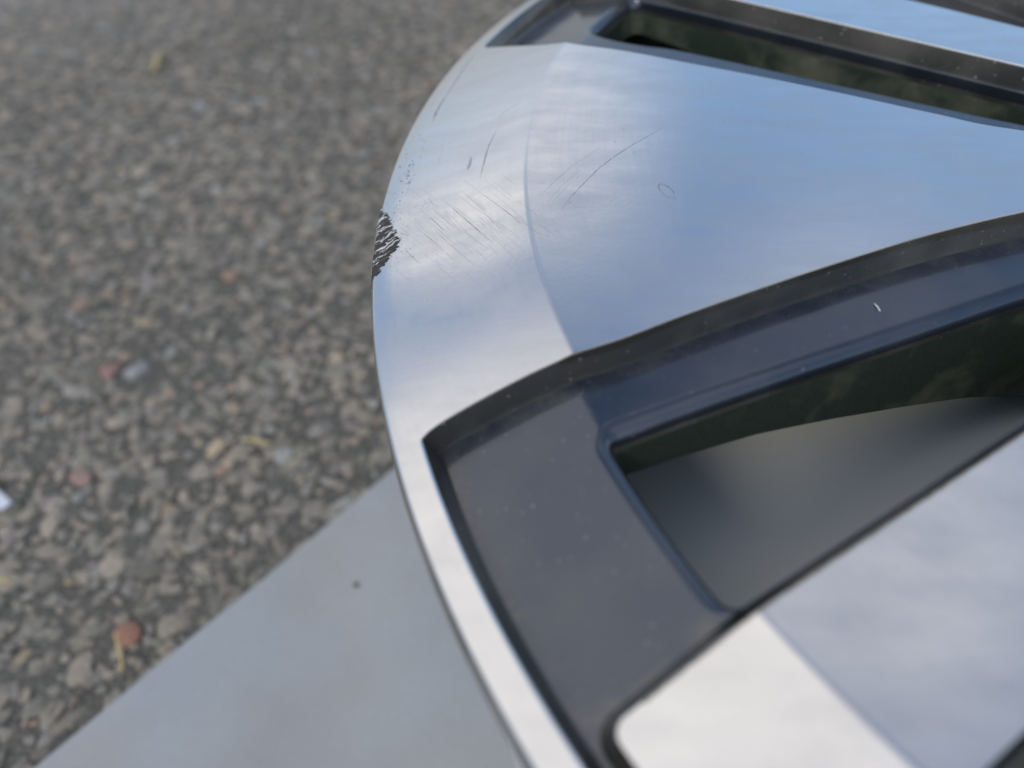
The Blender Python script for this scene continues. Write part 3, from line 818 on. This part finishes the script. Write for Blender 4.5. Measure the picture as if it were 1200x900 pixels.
scratch([(520, 118), (528, 104), (538, 89), (548, 74), (560, 60)], .42, SCR)
scratch([(548, 199), (551, 191), (552, 184)], 1.0, SCRF)
scratch([(563, 208), (567, 190), (572, 172), (581, 154)], .5, SCRF, wobble=.12)
scratch([(502, 230), (506, 238), (514, 243)], .12, SCRF)
scratch([(566, 228), (580, 238), (595, 249), (611, 262)], .14, SCR)
scratch([(530, 243), (545, 256), (560, 270), (578, 285)], .14, SCR)
scratch([(505, 256), (512, 262), (520, 270)], .13, SCR)
scratch([(477, 295), (484, 302), (491, 308)], .13, SCR)
scratch([(584, 137), (596, 128), (606, 122)], .10, SCRF)
scratch([(513, 195), (517, 180), (520, 166)], .07, SCRF)
# water-drop ring
ml = ([], [])
for rr_, ww in ((1, .14), (.86, .10)):
    cxp, cyp = 781.5, 224
    pts = [(cxp+10*rr_*math.cos(t)*1.0+3*math.sin(t), cyp+8.2*rr_*math.sin(t)+4*rr_*math.cos(t)) for t in np.linspace(.2, 6.1, 40)]
    face_ribbon(pts, ww*mm, ml, taper=False, wobble=.03)
o = link('drop_mark', mesh("drop_mark", ml[0], ml[1]), SCR, wheel); o['label'] = 'dried oval water-drop mark on the wide spoke'
# mass of hairline scratches running down to the right, and pits by the rim
ml = ([], [])
for i in range(110):
    x = random.gauss(545, 48); y = random.gauss(258, 26); l = random.uniform(6, 34)
    if x < 462 or x > 650 or y < 205 or y > 330: continue
    sl_ = random.uniform(.72, .98)
    face_ribbon([(x, y), (x+l*.5, y+l*.5*sl_+random.uniform(-.5, .5)), (x+l, y+l*sl_)], random.uniform(.02, .07)*mm, ml, wobble=.01)
o = link('hairline_scratches', mesh('hairline_scratches', ml[0], ml[1]), SCRF, wheel); o['kind'] = 'stuff'; o['label'] = 'fine parallel hairline scratches beside the gouge'
ml = ([], [])
for cxp, cyp, sx, sy, n, wl in ((478, 200, 5, 11, 60, .42), (493, 173, 5, 8, 26, .32), (512, 128, 6, 12, 18, .25), (462, 238, 4, 14, 40, .3), (487, 163, 2, 3, 4, .2), (474, 245, 14, 12, 70, .16), (470, 285, 7, 18, 60, .22), (500, 262, 25, 22, 55, .12),
                             (463, 352, 3, 35, 24, .12), (620, 275, 12, 8, 6, .2), (760, 230, 90, 60, 5, .16), (560, 390, 50, 30, 7, .2), (1000, 720, 90, 80, 9, .26), (480, 180, 10, 30, 20, .14)):
    for i in range(n):
        x, y = random.gauss(cxp, sx), random.gauss(cyp, sy)
        X = face_pt(x, y); r = math.hypot(X[0], X[1])
        if r > .2349: continue
        s = random.uniform(.25, 1.0)*wl*mm*.8; a0 = random.uniform(0, 6); b = len(ml[0]); el = random.uniform(.6, 1.6)
        q = []
        for k in range(7):
            if k == 6: q.append((X[0], X[1], .035))
            else:
                kk_ = random.uniform(.6, 1.2); q.append((X[0]+s*kk_*math.cos(a0+k*1.047), X[1]+s*el*kk_*math.sin(a0+k*1.047), .003))
        for (x_, y_, hh) in q:
            r_ = math.hypot(x_, y_)
            ml[0].append(surf(r_, math.atan2(y_, x_), hh*mm))
        for k in range(6): ml[1].append((b+k, b+(k+1) % 6, b+6))
o = link('pitting', mesh('pitting', ml[0], ml[1]), SCR, wheel); o['kind'] = 'stuff'; o['label'] = 'small dark pits and specks near the scraped rim edge'

# a thread of lint on the recess floor
A = face_pt(1025, 354, -.0058); B = face_pt(1032, 363, -.0058)
o = ribbon3d('lint', [(A[0]+(B[0]-A[0])*t, A[1]+(B[1]-A[1])*t, H+A[2]-.00035+.00015*math.sin(t*3.1)) for t in np.linspace(0, 1, 7)], [.00028]*7, .0002, plain('white_fibre', (.8, .8, .78), .05))
tag(o, 'tiny white fibre lying in the dark recess between the wide spoke and the opening', 'lint')

def project(r_, a_):
    X = np.array([r_*mm*math.cos(math.radians(a_)), r_*mm*math.sin(math.radians(a_)), zf(r_*mm)])-np.array(CAMP[1:4])
    w_ = X@DR; return 600+CAMP[0]*1000*(X@RT)/w_, 450-CAMP[0]*1000*(X@UP)/w_
# dirt packed along the upper edge of the narrow spoke
ml = ([], [])
edge_ = [tuple(project(r_, 214.15)) for r_ in range(219, 128, -6)]
for k_, (w_, dy) in enumerate(((.30, 1.0),)):
    face_ribbon([(x + dy*.5, y + dy) for x, y in edge_], w_*mm, ml, taper=False, wobble=.10)
DIRT = plain('brown_grime', (.30, .25, .18), .4, 500)
link('grime_line', mesh('grime_line', [ml[0][i] for i in range(len(ml[0]))], ml[1]), DIRT, wheel)
